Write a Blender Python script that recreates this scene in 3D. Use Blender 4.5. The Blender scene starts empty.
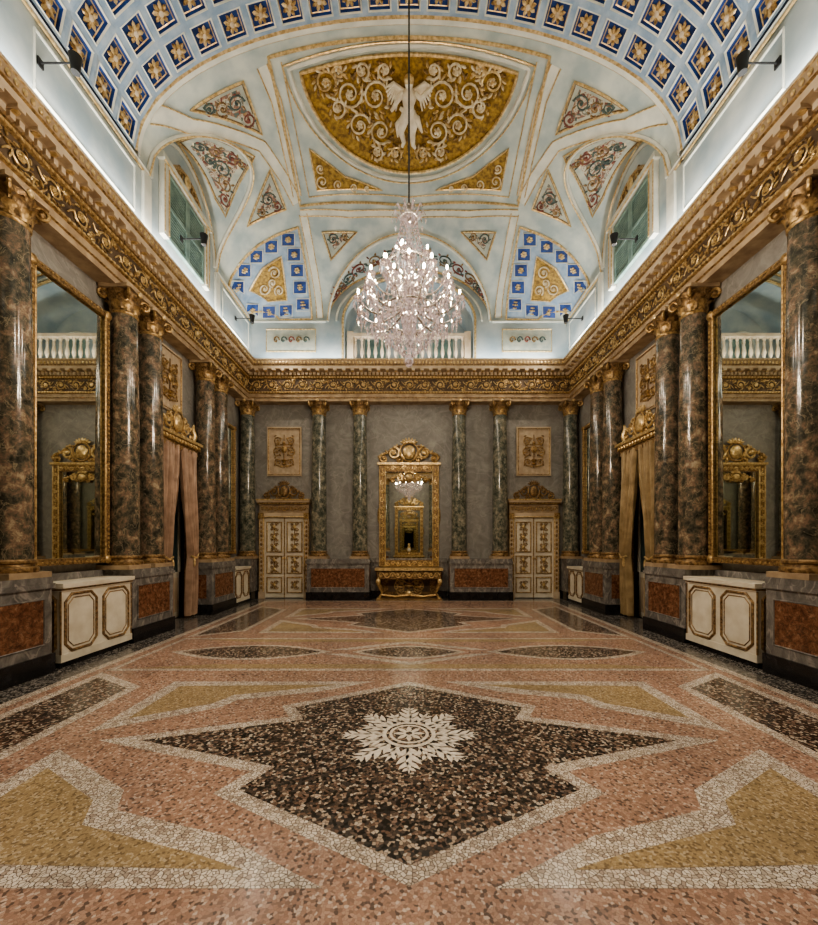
import bpy, math, random
from math import sin, cos, pi, sqrt
from mathutils import Vector, Matrix
import bmesh
random.seed(4)
# ------------------------------------------------------------------ constants
W=5.05; YE=12.1; YS=-1.5           # half width, end wall, near wall
A=4.65; YB=11.8; YN=-1.1           # attic / vault footprint
YR=6.67; YF=4.83; Z0=8.2; H=2.32   # transverse barrel band, springing, rise
CAM=Vector((0,0,1.6)); F=400.0; HX=409.0; HY=545.0
scene=bpy.context.scene
try: scene.view_settings.look='AgX - Medium High Contrast'
except Exception: pass
# ------------------------------------------------------------------ materials
def newmat(name):
    m=bpy.data.materials.new(name); m.use_nodes=True
    nt=m.node_tree; b=nt.nodes['Principled BSDF']
    return m,nt,b
def ramp(nt,stops,interp='LINEAR'):
    r=nt.nodes.new('ShaderNodeValToRGB'); cr=r.color_ramp; cr.interpolation=interp
    while len(cr.elements)<len(stops): cr.elements.new(0.5)
    for e,(p,c) in zip(cr.elements,stops):
        e.position=p; e.color=(c[0],c[1],c[2],1)
    return r
def coord(nt):
    return nt.nodes.new('ShaderNodeTexCoord').outputs['Object']
def plain(name,c,rough=0.5,metal=0.0,c2=None,scale=6.0,bump=0.0,detail=6,emit=None,es=0.0,lo=.35,hi=.65):
    m,nt,b=newmat(name)
    b.inputs['Roughness'].default_value=rough; b.inputs['Metallic'].default_value=metal
    if c2 is None: c2=tuple(x*0.8 for x in c)
    n=nt.nodes.new('ShaderNodeTexNoise'); n.inputs['Scale'].default_value=scale; n.inputs['Detail'].default_value=detail
    nt.links.new(coord(nt),n.inputs['Vector'])
    r=ramp(nt,[(lo,c2),(hi,c)])
    nt.links.new(n.outputs['Fac'],r.inputs['Fac']); nt.links.new(r.outputs['Color'],b.inputs['Base Color'])
    if bump>0:
        bp=nt.nodes.new('ShaderNodeBump'); bp.inputs['Strength'].default_value=bump; bp.inputs['Distance'].default_value=0.02
        nt.links.new(n.outputs['Fac'],bp.inputs['Height']); nt.links.new(bp.outputs['Normal'],b.inputs['Normal'])
    if emit:
        b.inputs['Emission Color'].default_value=(*emit,1); b.inputs['Emission Strength'].default_value=es
    return m
def terrazzo(name,cols,scale,grout,gw=0.06,rough=0.16,patch=None):
    m,nt,b=newmat(name); b.inputs['Roughness'].default_value=rough
    co=coord(nt)
    nz=nt.nodes.new('ShaderNodeTexNoise'); nz.inputs['Scale'].default_value=scale*.7
    nt.links.new(co,nz.inputs['Vector'])
    mx=nt.nodes.new('ShaderNodeMix'); mx.data_type='RGBA'; mx.inputs[0].default_value=0.02
    nt.links.new(co,mx.inputs[6]); nt.links.new(nz.outputs['Color'],mx.inputs[7])
    v=nt.nodes.new('ShaderNodeTexVoronoi'); v.inputs['Scale'].default_value=scale; v.voronoi_dimensions='2D'
    e=nt.nodes.new('ShaderNodeTexVoronoi'); e.inputs['Scale'].default_value=scale; e.feature='DISTANCE_TO_EDGE'; e.voronoi_dimensions='2D'
    for q in (v,e): nt.links.new(mx.outputs[2],q.inputs['Vector'])
    s=nt.nodes.new('ShaderNodeSeparateColor'); nt.links.new(v.outputs['Color'],s.inputs[0])
    k=len(cols); r=ramp(nt,[(i/k,c) for i,c in enumerate(cols)],'CONSTANT')
    nt.links.new(s.outputs[0],r.inputs['Fac'])
    th=ramp(nt,[(gw*.5,(0,0,0)),(gw,(1,1,1))]); nt.links.new(e.outputs['Distance'],th.inputs['Fac'])
    m2=nt.nodes.new('ShaderNodeMix'); m2.data_type='RGBA'; m2.inputs[6].default_value=(*grout,1)
    nt.links.new(th.outputs['Color'],m2.inputs[0]); nt.links.new(r.outputs['Color'],m2.inputs[7])
    big=nt.nodes.new('ShaderNodeTexNoise'); big.inputs['Scale'].default_value=1.1; big.inputs['Detail'].default_value=7; big.inputs['Roughness'].default_value=.65
    nt.links.new(co,big.inputs['Vector'])
    br=ramp(nt,[(.3,(.66,.65,.65)),(.7,(1.05,1.03,1))]); nt.links.new(big.outputs['Fac'],br.inputs['Fac'])
    m3=nt.nodes.new('ShaderNodeMix'); m3.data_type='RGBA'; m3.blend_type='MULTIPLY'; m3.inputs[0].default_value=1
    nt.links.new(m2.outputs[2],m3.inputs[6]); nt.links.new(br.outputs['Color'],m3.inputs[7])
    nt.links.new(m3.outputs[2],b.inputs['Base Color'])
    rr=ramp(nt,[(.3,(rough*1.35,)*3),(.7,(rough*.85,)*3)]); nt.links.new(big.outputs['Fac'],rr.inputs['Fac']); nt.links.new(rr.outputs['Color'],b.inputs['Roughness'])
    return m
def marble(name,stops,scale=3.0,vein=(.6,.5,.35),vs=2.2,rough=0.15,vw=.03,stretch=(1,1,.6),dist=1.2,vamt=1.0):
    m,nt,b=newmat(name); b.inputs['Roughness'].default_value=rough
    co=coord(nt); mp=nt.nodes.new('ShaderNodeMapping'); mp.inputs['Scale'].default_value=stretch
    oi=nt.nodes.new('ShaderNodeObjectInfo'); ml=nt.nodes.new('ShaderNodeVectorMath'); ml.operation='SCALE'
    ml.inputs[0].default_value=(7,5,9); nt.links.new(oi.outputs['Random'],ml.inputs['Scale'])
    nt.links.new(ml.outputs[0],mp.inputs['Location']); nt.links.new(co,mp.inputs['Vector'])
    n=nt.nodes.new('ShaderNodeTexNoise'); n.inputs['Scale'].default_value=scale; n.inputs['Detail'].default_value=11; n.inputs['Roughness'].default_value=.7; n.inputs['Distortion'].default_value=dist
    nt.links.new(mp.outputs[0],n.inputs['Vector'])
    r=ramp(nt,stops); nt.links.new(n.outputs['Fac'],r.inputs['Fac'])
    n2=nt.nodes.new('ShaderNodeTexNoise'); n2.inputs['Scale'].default_value=vs; n2.inputs['Detail'].default_value=9; n2.inputs['Distortion'].default_value=1.0
    nt.links.new(mp.outputs[0],n2.inputs['Vector'])
    r2=ramp(nt,[(.5-vw,(0,0,0)),(.5,(vamt,vamt,vamt)),(.5+vw,(0,0,0))]); nt.links.new(n2.outputs['Fac'],r2.inputs['Fac'])
    mx=nt.nodes.new('ShaderNodeMix'); mx.data_type='RGBA'; mx.inputs[7].default_value=(*vein,1)
    nt.links.new(r2.outputs['Color'],mx.inputs[0]); nt.links.new(r.outputs['Color'],mx.inputs[6])
    nt.links.new(mx.outputs[2],b.inputs['Base Color'])
    return m
GOLD=plain('gilding',(.62,.43,.20),.38,.55,c2=(.22,.13,.05),scale=22,bump=.4)
GOLDL=plain('gilding_bright',(.82,.63,.34),.34,.5,c2=(.46,.31,.13),scale=18)
OLDG=plain('aged_gilding',(.40,.26,.12),.42,.45,c2=(.12,.07,.03),scale=25,bump=.4)
CREAM=plain('cream_paint',(.66,.54,.39),.55,c2=(.46,.35,.23),scale=3)
TAN=plain('tan_stucco',(.50,.38,.24),.6,c2=(.30,.21,.13),scale=5,detail=9)
FRZ=plain('frieze_ground',(.15,.10,.06),.6,c2=(.07,.045,.027),scale=5)
WALL=marble('grey_scagliola',[(.3,(.19,.18,.163)),(.5,(.275,.262,.238)),(.7,(.37,.352,.322))],2.6,(.42,.40,.36),1.6,.5,.02,(1,1,1),vamt=.5)
COL=marble('brown_breccia_marble',[(.34,(.025,.027,.021)),(.44,(.068,.064,.048)),(.51,(.14,.115,.08)),(.56,(.21,.135,.095)),(.62,(.33,.26,.17)),(.72,(.50,.43,.31))],7.5,(.46,.38,.25),5.5,.13,.014,(1,1,.8),.2,.5)
COLG=marble('green_breccia_marble',[(.34,(.03,.038,.030)),(.46,(.09,.10,.078)),(.54,(.18,.175,.135)),(.61,(.29,.26,.19)),(.72,(.46,.43,.34))],8.5,(.44,.40,.30),6,.16,.014,(1,1,.8),.2,.5)
PED=marble('grey_marble',[(.3,(.09,.086,.08)),(.5,(.18,.17,.158)),(.7,(.31,.295,.27))],5,(.44,.40,.36),3,.2,vamt=.6)
RED=marble('orange_marble',[(.33,(.065,.028,.017)),(.48,(.18,.080,.042)),(.58,(.27,.135,.075)),(.72,(.44,.29,.18))],14,(.05,.03,.02),9,.2,.03,(1,1,1),.3,.7)
BLACK=plain('black_marble',(.022,.022,.025),.2,c2=(.008,.008,.008),scale=8)
IRON=plain('dark_iron',(.02,.02,.02),.45,.3)
WHITE=plain('ivory_paint',(.78,.73,.61),.42,c2=(.64,.58,.46),scale=5)
CEIL=plain('vault_plaster',(.58,.61,.54),.75,c2=(.35,.41,.40),scale=2.2,detail=11)
RIB=plain('vault_rib_plaster',(.72,.70,.60),.7,c2=(.54,.55,.48),scale=3)
ATT=plain('attic_plaster',(.50,.54,.52),.75,c2=(.30,.37,.40),scale=1.5,detail=11)
CBLUE=plain('lapis_blue',(.022,.075,.28),.5,c2=(.008,.028,.13),scale=7)
PBLUE=plain('pale_blue_stucco',(.38,.46,.54),.6,c2=(.22,.31,.42),scale=5)
YEL=plain('gilt_ground',(.48,.30,.06),.45,.25,c2=(.15,.08,.015),scale=14,detail=9)
STUC=plain('white_stucco',(.78,.69,.50),.6,c2=(.48,.36,.20),scale=9)
GREEN=plain('green_shutter_paint',(.26,.37,.32),.5,c2=(.15,.24,.22),scale=6)
GLASSD=plain('night_window_glass',(.05,.08,.08),.08)
def painted(name):
    m,nt,b=newmat(name); b.inputs['Roughness'].default_value=.7
    co=coord(nt); n=nt.nodes.new('ShaderNodeTexNoise'); n.inputs['Scale'].default_value=7.5; n.inputs['Detail'].default_value=4; n.inputs['Distortion'].default_value=1.0
    nt.links.new(co,n.inputs['Vector'])
    r=ramp(nt,[(.0,(.10,.12,.15)),(.36,(.10,.14,.12)),(.43,(.24,.12,.08)),(.47,(.36,.22,.15)),(.5,(.46,.42,.31)),(.55,(.50,.49,.40)),(.58,(.28,.19,.10)),(.62,(.13,.14,.11)),(.68,(.38,.39,.35)),(1,(.3,.33,.36))])
    nt.links.new(n.outputs['Fac'],r.inputs['Fac']); nt.links.new(r.outputs['Color'],b.inputs['Base Color'])
    return m
FRES=painted('fresco_ornament')
FBG=plain('fresco_ground',(.50,.50,.40),.7,c2=(.34,.37,.32),scale=6)
REDP=plain('fresco_red',(.27,.085,.06),.7,c2=(.14,.06,.045),scale=12)
GRNP=plain('fresco_green',(.10,.14,.11),.7,c2=(.05,.07,.07),scale=12)
CURT=plain('rose_taupe_velvet',(.50,.34,.24),.55,c2=(.32,.21,.145),scale=5)
CURTG=plain('old_gold_velvet',(.44,.32,.17),.55,c2=(.27,.19,.09),scale=5)
DARK=plain('dark_interior',(.05,.035,.025),.8)
RPAN=plain('relief_ground',(.60,.49,.35),.6,c2=(.46,.35,.24),scale=7)
m,nt,b=newmat('mirror_glass'); b.inputs['Metallic'].default_value=1; b.inputs['Roughness'].default_value=.015; b.inputs['Base Color'].default_value=(.68,.70,.64,1); MIR=m
m,nt,b=newmat('crystal'); nt.nodes.remove(b)
out=[n for n in nt.nodes if n.type=='OUTPUT_MATERIAL'][0]
tr=nt.nodes.new('ShaderNodeBsdfTransparent'); tr.inputs[0].default_value=(.80,.78,.78,1)
gl=nt.nodes.new('ShaderNodeBsdfGlossy'); gl.inputs['Roughness'].default_value=.03; gl.inputs[0].default_value=(1,.95,.92,1)
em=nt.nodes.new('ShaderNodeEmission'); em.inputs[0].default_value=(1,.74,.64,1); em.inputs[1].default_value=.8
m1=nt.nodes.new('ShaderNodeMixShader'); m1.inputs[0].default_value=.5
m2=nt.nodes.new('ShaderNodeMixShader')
# lead crystal: clear parts and parts with a painted-in emission glow, varied by noise
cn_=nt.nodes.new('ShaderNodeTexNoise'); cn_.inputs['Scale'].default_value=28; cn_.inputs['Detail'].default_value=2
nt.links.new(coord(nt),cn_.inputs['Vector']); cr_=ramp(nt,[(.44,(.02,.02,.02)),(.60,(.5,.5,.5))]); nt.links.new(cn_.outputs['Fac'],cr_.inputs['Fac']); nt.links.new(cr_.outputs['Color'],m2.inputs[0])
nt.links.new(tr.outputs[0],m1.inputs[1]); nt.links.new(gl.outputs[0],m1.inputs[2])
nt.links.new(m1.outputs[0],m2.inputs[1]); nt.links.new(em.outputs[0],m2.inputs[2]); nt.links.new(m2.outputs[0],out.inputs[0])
CRY=m
BULB=plain('lit_candle_bulb',(1,.9,.7),.5,emit=(1,.80,.55),es=60)
SILV=plain('silvered_metal',(.6,.57,.52),.25,.9)
CHIP=[(.025,.022,.02),(.17,.125,.10),(.30,.21,.165),(.04,.038,.036),(.46,.37,.29),(.18,.115,.085),(.07,.06,.052),(.56,.49,.41),(.10,.075,.06),(.018,.017,.016)]
T_DARK=terrazzo('terrazzo_dark_breccia',CHIP,50,(.035,.03,.025),.07)
T_WHITE=terrazzo('terrazzo_white_mosaic',[(.68,.61,.52),(.78,.71,.62),(.53,.46,.38),(.73,.64,.54),(.84,.78,.69),(.44,.36,.30)],46,(.14,.105,.085),.11)
T_PINK=terrazzo('terrazzo_salmon',[(.46,.30,.225),(.52,.35,.27),(.37,.225,.165),(.64,.51,.42),(.43,.265,.20),(.15,.105,.085),(.49,.33,.25),(.29,.185,.14),(.40,.25,.185)],64,(.29,.19,.145),.06)
T_OCH=terrazzo('terrazzo_ochre',[(.41,.31,.175),(.45,.345,.20),(.35,.26,.145),(.55,.45,.31),(.22,.16,.095),(.38,.285,.16)],78,(.28,.20,.115),.05)
T_GREY=terrazzo('terrazzo_grey_border',[(.14,.135,.125),(.23,.215,.20),(.06,.057,.053),(.37,.345,.32),(.09,.085,.08)],50,(.05,.047,.044),.07)
T_CREAMC=plain('inlay_cream',(.84,.78,.68),.2,c2=(.68,.60,.50),scale=40)
# ------------------------------------------------------------------ mesh builder
class MB:
    def __init__(s): s.v=[]; s.f=[]; s.mi=[]; s.mats=[]; s.T=None
    def idx(s,m):
        if m not in s.mats: s.mats.append(m)
        return s.mats.index(m)
    def add(s,vs,fs,m):
        o=len(s.v); i=s.idx(m)
        if s.T is not None: vs=[s.T@Vector(p) for p in vs]
        s.v.extend([tuple(p) for p in vs])
        for f in fs: s.f.append(tuple(o+k for k in f)); s.mi.append(i)
    def box(s,x0,x1,y0,y1,z0,z1,m):
        vs=[(x,y,z) for z in (z0,z1) for y in (y0,y1) for x in (x0,x1)]
        s.add(vs,[(0,2,3,1),(4,5,7,6),(0,1,5,4),(2,6,7,3),(0,4,6,2),(1,3,7,5)],m)
    def lathe(s,prof,m,n=20,c=(0,0,0)):
        vs=[];fs=[]
        for r,z in prof:
            for k in range(n):
                a=2*pi*k/n; vs.append((c[0]+r*cos(a),c[1]+r*sin(a),c[2]+z))
        for i in range(len(prof)-1):
            for k in range(n):
                k2=(k+1)%n; fs.append((i*n+k,i*n+k2,(i+1)*n+k2,(i+1)*n+k))
        s.add(vs,fs,m)
    def tube(s,pts,rad,m,n=6,closed=False,flat=1.0):
        pts=[Vector(p) for p in pts]; N=len(pts)
        if N<2: return
        if not hasattr(rad,'__len__'): rad=[rad]*N
        vs=[];fs=[];prev=None
        for i,p in enumerate(pts):
            if closed: t=pts[(i+1)%N]-pts[i-1]
            else: t=pts[min(i+1,N-1)]-pts[max(i-1,0)]
            if t.length<1e-9: t=Vector((0,0,1))
            t.normalize()
            if prev is None:
                r=Vector((0,0,1)) if abs(t.z)<.9 else Vector((1,0,0)); prev=t.cross(r)
            prev=prev-t*prev.dot(t); prev.normalize(); b=t.cross(prev)
            for k in range(n):
                a=2*pi*k/n; vs.append(p+prev*(rad[i]*cos(a))+b*(rad[i]*flat*sin(a)))
        for i in range(N if closed else N-1):
            j=(i+1)%N
            for k in range(n):
                k2=(k+1)%n; fs.append((i*n+k,i*n+k2,j*n+k2,j*n+k))
        if not closed: fs.append(tuple(range(n-1,-1,-1))); fs.append(tuple((N-1)*n+k for k in range(n)))
        s.add(vs,fs,m)
    def ell(s,c,r,m,n=8,k=5,R=None):
        vs=[];fs=[]
        for i in range(k+1):
            ph=pi*i/k
            for j in range(n):
                a=2*pi*j/n; q=Vector((r[0]*sin(ph)*cos(a),r[1]*sin(ph)*sin(a),r[2]*cos(ph)))
                if R is not None: q=R@q
                vs.append(Vector(c)+q)
        for i in range(k):
            for j in range(n):
                j2=(j+1)%n; fs.append((i*n+j,(i+1)*n+j,(i+1)*n+j2,i*n+j2))
        s.add(vs,fs,m)
    def octa(s,c,r,h,m,n=4):
        a0=random.random()*3
        vs=[(c[0],c[1],c[2]+h*.35),(c[0],c[1],c[2]-h*.65)]+[(c[0]+r*cos(a0+2*pi*k/n),c[1]+r*sin(a0+2*pi*k/n),c[2]) for k in range(n)]
        fs=[]
        for k in range(n):
            a=2+k;b=2+(k+1)%n; fs+=[(0,a,b),(1,b,a)]
        s.add(vs,fs,m)
    def leaf(s,base,out,h,w,m,curl=.6):
        base=Vector(base); out=Vector(out).normalized(); up=Vector((0,0,1)); side=out.cross(up)
        vs=[];fs=[]; K=6
        for i in range(K):
            t=i/(K-1); ww=w*(.55+.6*sin(pi*min(t*.8+.1,1)))*(1-t**3*.7)
            p=base+up*(h*sin(t*1.9)/sin(1.57) if t<.85 else h*sin(t*1.9))+out*(h*curl*t*t)
            vs+= [p-side*ww*.5-out*.006, p+out*.018*(1-t*.3), p+side*ww*.5-out*.006]
        for i in range(K-1):
            a=i*3; fs+=[(a,a+1,a+4,a+3),(a+1,a+2,a+5,a+4)]
        s.add(vs,fs,m)
    def spiral(s,cx,cz,r,turn,dr,a0,y,m,tr=.02,tail=None,n=5,wob=0):
        pts=[];rd=[]; K=int(14*turn)+4
        for i in range(K):
            t=i/(K-1); a=a0+dr*turn*2*pi*t; rr=r*(1-t)**.85+.012
            pts.append((cx+rr*cos(a),y-wob*t,cz+rr*sin(a))); rd.append(tr*(1-.55*t))
        if tail:
            p0=pts[0]; pre=[];q=[]
            for i in range(6):
                t=i/6; pre.append((tail[0]*(1-t)+p0[0]*t,y,(tail[1]*(1-t)**1.6+p0[2]*(1-(1-t)**1.6)))); q.append(tr*(.5+.5*t))
            pts=pre+pts; rd=q+rd
        s.tube(pts,rd,m,n)
        s.ell((cx,y-.01,cz),(tr*1.3,tr*1.1,tr*1.3),m,6,4)
    def obj(s,name,M=None,parent=None,smooth=True,mesh=None):
        me=bpy.data.meshes.new(name); me.from_pydata(s.v,[],s.f)
        for mm in s.mats: me.materials.append(mm)
        me.polygons.foreach_set('material_index',s.mi); me.update()
        bm=bmesh.new(); bm.from_mesh(me); bmesh.ops.recalc_face_normals(bm,faces=bm.faces); bm.to_mesh(me); bm.free()
        if smooth:
            me.polygons.foreach_set('use_smooth',[True]*len(me.polygons))
            try: me.set_sharp_from_angle(angle=math.radians(38))
            except Exception: pass
        return place(me,name,M,parent)
def place(me,name,M=None,parent=None):
    o=bpy.data.objects.new(name,me); scene.collection.objects.link(o)
    if M is not None: o.matrix_world=M
    if parent is not None: o.parent=parent
    return o
def WT(side,along=0.0,d=0.0,z=0.0):
    """wall-local frame: x along wall, -y out of wall. along = world y (side walls) or world x (end walls)"""
    if side=='left':  return Matrix.Translation((-W+d,along,z))@Matrix.Rotation(pi/2,4,'Z')
    if side=='right': return Matrix.Translation((W-d,along,z))@Matrix.Rotation(-pi/2,4,'Z')
    if side=='back':  return Matrix.Translation((along,YE-d,z))
    return Matrix.Translation((along,YS+d,z))@Matrix.Rotation(pi,4,'Z')
# ------------------------------------------------------------------ vault geometry
SLC=[(8.35,1.25),(3.05,1.25)]
def Bv(x,y):
    s=min(1,abs(x)/A)
    t=0
    if y>YR: t=min(1,(y-YR)/(YB-YR))
    elif y<YF: t=min(1,(YF-y)/(YF-YN))
    return Z0+H*sqrt(max(0,(1-s*s)*(1-t*t))),t
def ceil(x,y):
    z,t=Bv(x,y)
    for c,w in SLC:
        q=(y-c)/w
        if abs(q)<1: z=max(z,Z0+1.5*sqrt(1-q*q))
    if t>.5 and abs(x)<2.4: z=max(z,Z0+1.55*sqrt(1-(x/2.4)**2))
    return z
def P(x,y,off=0.0):
    x=max(-A+.002,min(A-.002,x)); y=min(YB-.002,max(YN+.002,y))
    e=.01; z=ceil(x,y)
    gx=(ceil(min(x+e,A),y)-ceil(max(x-e,-A),y))/(min(x+e,A)-max(x-e,-A)); gy=(ceil(x,min(y+e,YB))-ceil(x,max(y-e,YN)))/(min(y+e,YB)-max(y-e,YN))
    n=Vector((gx,gy,-1)).normalized()
    return Vector((x,y,z))+n*off
def survey(px,py):
    """plan position on the vault of a feature measured in the photograph (single-image resection)"""
    y=5.0; step=.02
    def inside(y):
        x=(px-HX)*y/F; z=1.6+(HY-py)*y/F
        return abs(x)<A and y<YB and z<ceil(x,y)
    while y<YB and inside(y): y+=step
    lo=y-step; hi=y
    for _ in range(20):
        mid=(lo+hi)/2
        if inside(mid): lo=mid
        else: hi=mid
    return ((px-HX)*lo/F, lo)
def dens(pts,closed,step=.07):
    out=[]; n=len(pts)
    for i in range(n if closed else n-1):
        a=pts[i]; b=pts[(i+1)%n]; L=max(1e-6,math.hypot(b[0]-a[0],b[1]-a[1])); k=max(1,int(L/step))
        for j in range(k): out.append((a[0]+(b[0]-a[0])*j/k,a[1]+(b[1]-a[1])*j/k))
    if not closed: out.append(pts[-1])
    return out
def vline(M,pts,r,m,closed=False,off=.012,flat=1,step=.07,mirror=True):
    for sx in ((1,-1) if mirror else (1,)):
        q=[(p[0]*sx,p[1]) for p in pts]
        M.tube([P(x,y,off) for x,y in dens(q,closed,step)],r,m,6,closed)
def drape(M,poly,m,off=.012,mirror=True,cell=.1):
    for sx in ((1,-1) if mirror else (1,)):
        bm=bmesh.new()
        vs=[bm.verts.new((p[0]*sx,p[1],0)) for p in poly]
        f=bm.faces.new(vs); bmesh.ops.triangulate(bm,faces=[f])
        for ax in (0,1):
            lo=min(v.co[ax] for v in bm.verts); hi=max(v.co[ax] for v in bm.verts)
            k=int((hi-lo)/cell)+1
            for i in range(1,k):
                co=[0,0,0]; no=[0,0,0]; co[ax]=lo+(hi-lo)*i/k; no[ax]=1
                bmesh.ops.bisect_plane(bm,geom=bm.verts[:]+bm.edges[:]+bm.faces[:],plane_co=co,plane_no=no)
        bm.verts.index_update()
        M.add([P(v.co.x,v.co.y,off) for v in bm.verts],[tuple(v.index for v in f.verts) for f in bm.faces],m)
        bm.free()
def vspiral(M,cx,cy,r,turn,dr,a0,m,tr=.02,off=.04,mirror=True):
    for sx in ((1,-1) if mirror else (1,)):
        pts=[];rd=[];K=int(13*turn)+4
        for i in range(K):
            t=i/(K-1); a=a0+dr*turn*2*pi*t; rr=r*(1-t)**.85+.012
            pts.append(P(sx*(cx+rr*cos(a)),cy+rr*sin(a),off)); rd.append(tr*(1-.5*t))
        M.tube(pts,rd,m,5); M.ell(P(sx*cx,cy,off),(tr*1.8,)*3,m,6,4)
M=MB()
def patch(xs,ys,fn,m):
    vs=[fn(x,y) for y in ys for x in xs]; n=len(xs); fs=[]
    for j in range(len(ys)-1):
        for i in range(n-1): fs.append((j*n+i,j*n+i+1,(j+1)*n+i+1,(j+1)*n+i))
    M.add(vs,fs,m)
xs=[A*sin(-pi/2+pi*i/240) for i in range(241)]
patch(xs,[YR+(YB-YR)*sin(pi/2*j/130) for j in range(131)],lambda x,y:(x,y,ceil(x,y)),CEIL)
patch(xs[::3],[YF-(YF-YN)*sin(pi/2*j/60) for j in range(61)],lambda x,y:(x,y,ceil(x,y)),CEIL)
ceiling=M.obj('ceiling',smooth=True)
# ---- barrel band with coffers
M=MB()
tab=[(0,0)]; K=2000; L=0
for i in range(1,K+1):
    a=-pi/2+pi*(i-.5)/K; L+=sqrt((A*cos(a))**2+(H*sin(a))**2)*pi/K; tab.append((L,i))
def theta(u):
    t=u*L; lo,hi=0,K
    while hi-lo>1:
        mid=(lo+hi)//2
        if tab[mid][0]<t: lo=mid
        else: hi=mid
    return -pi/2+pi*(lo+(t-tab[lo][0])/max(1e-9,tab[hi][0]-tab[lo][0]))/K
def Pb(u,y,r):
    a=theta(max(0,min(1,u))); return Vector(((A+r)*sin(a),y,Z0+(H+r)*cos(a)))
NU=23; NYc=4; dy=(YR-YF)/NYc; du=1/NU
R0=-.08
for i in range(NU):
    for j in range(NYc):
        u0=i*du;u1=u0+du;y0=YF+j*dy;y1=y0+dy
        def ringq(m0,r0,m1,r1,mat):
            def pt(m_,r_): return [Pb(u0+du*m_,y0+dy*m_,r_),Pb(u1-du*m_,y0+dy*m_,r_),Pb(u1-du*m_,y1-dy*m_,r_),Pb(u0+du*m_,y1-dy*m_,r_)]
            a=pt(m0,r0);b=pt(m1,r1)
            M.add(a+b,[(k,(k+1)%4,4+(k+1)%4,4+k) for k in range(4)],mat)
        ringq(0,R0,.10,R0,PBLUE); ringq(.10,R0,.12,R0-.012,RIB); ringq(.12,R0-.012,.15,R0+.01,RIB); ringq(.15,R0+.01,.17,R0+.06,CBLUE); ringq(.17,R0+.055,.20,R0+.06,GOLDL)
        a=[Pb(u0+du*.2,y0+dy*.2,R0+.06),Pb(u1-du*.2,y0+dy*.2,R0+.06),Pb(u1-du*.2,y1-dy*.2,R0+.06),Pb(u0+du*.2,y1-dy*.2,R0+.06)]
        M.add(a,[(0,1,2,3)],CBLUE)
        c=Pb((u0+u1)/2,(y0+y1)/2,R0+.035)
        ex=(Pb(u1,y0,0)-Pb(u0,y0,0)).normalized(); ey=Vector((0,1,0)); en=ex.cross(ey)
        Rm=Matrix((ex,ey,en)).transposed()
        for k in range(8):
            an=k*pi/4+pi/8; rl=.125
            R2=Rm@Matrix.Rotation(an,3,'Z')
            M.ell(c+R2@Vector((rl*.55,0,0)),(rl*.52,.032,.02),GOLDL if k%2==0 else GOLD,6,4,R2)
        M.ell(c,(.045,.045,.04),CREAM,7,4,Rm)
for yy,s in ((YR,1),(YF,-1)):
    pts=[i/120 for i in range(121)]
    for ra,rb,ya,yb,mt in ((R0,R0-.03,0,.03,GOLDL),(R0-.03,R0-.03,.03,.10,RIB),(R0-.03,R0,.10,.13,GOLDL),(R0,.02,.13,.13,RIB)):
        vs=[Pb(u,yy+s*ya,ra) for u in pts]+[Pb(u,yy+s*yb,rb) for u in pts]
        M.add(vs,[(k,k+1,122+k,121+k) for k in range(120)],mt)
bb=M.obj('coffered_barrel_band',parent=ceiling,smooth=False)
# ---- vault ornament (far bay)
M=MB()
S=survey
def SP(l): return [S(*p) for p in l]
gr=[]
for i in range(61):
    y=7.1+2.5*i/60; q=(y-8.35)/1.25; Lz=1.5*sqrt(max(0,1-q*q)); t=(y-YR)/(YB-YR)
    c=min(1,Lz/(H*sqrt(1-t*t))); gr.append((-A*sqrt(max(0,1-c*c)),y))
for sx in (1,-1):
    pts=[Vector((x*sx,y,ceil(x*sx,y)-.015)) for x,y in gr]; M.tube(pts,.035,RIB,6)
    M.tube([p+Vector((.05*sx,0,-.03)) for p in pts],.015,GOLDL,5)
gb=[]
for i in range(61):
    x=-2.4+4.8*i/60; Lz=1.55*sqrt(max(0,1-(x/2.4)**2)); s=x/A; c=min(1,Lz/(H*sqrt(1-s*s))); gb.append((x,YR+(YB-YR)*sqrt(max(0,1-c*c))))
pts=[Vector((x,y,ceil(x,y)-.015)) for x,y in gb]; M.tube(pts,.04,RIB,6); M.tube([p+Vector((0,-.07,.0)) for p in pts],.016,GOLDL,5)
for sx in (1,-1):
    for rr,mt,rd in ((1.0,GOLDL,.02),(.93,RIB,.03)):
        M.tube([(sx*(A-.02),8.35+1.25*rr*cos(pi*k/40),Z0+1.5*rr*sin(pi*k/40)) for k in range(41)],rd,mt,6)
M.tube([(2.38*cos(pi*k/40),YB-.02,Z0+1.52*sin(pi*k/40)) for k in range(41)],.025,GOLDL,6)
M.tube([(2.38*cos(pi*k/40)*.9,YB-.02,Z0+1.52*sin(pi*k/40)*.9) for k in range(41)],.03,RIB,6)
def band(l,wd,m=RIB,off=.008):
    q=dens(SP(l),False,.12); L_=[];R_=[]
    for i,p in enumerate(q):
        a=q[max(i-1,0)];b_=q[min(i+1,len(q)-1)]; dx,dy_=b_[0]-a[0],b_[1]-a[1]; n=max(1e-6,math.hypot(dx,dy_)); L_.append((p[0]-dy_/n*wd,p[1]+dx/n*wd)); R_.append((p[0]+dy_/n*wd,p[1]-dx/n*wd))
    for sx in (1,-1):
        k=len(q); vs=[P(x*sx,y,off) for x,y in L_]+[P(x*sx,y,off) for x,y in R_]
        M.add(vs,[(i,i+1,k+i+1,k+i) for i in range(k-1)],m)
        for E in (L_,R_): M.tube([P(x*sx,y,off+.008) for x,y in E],.013,GOLDL,5)
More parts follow.
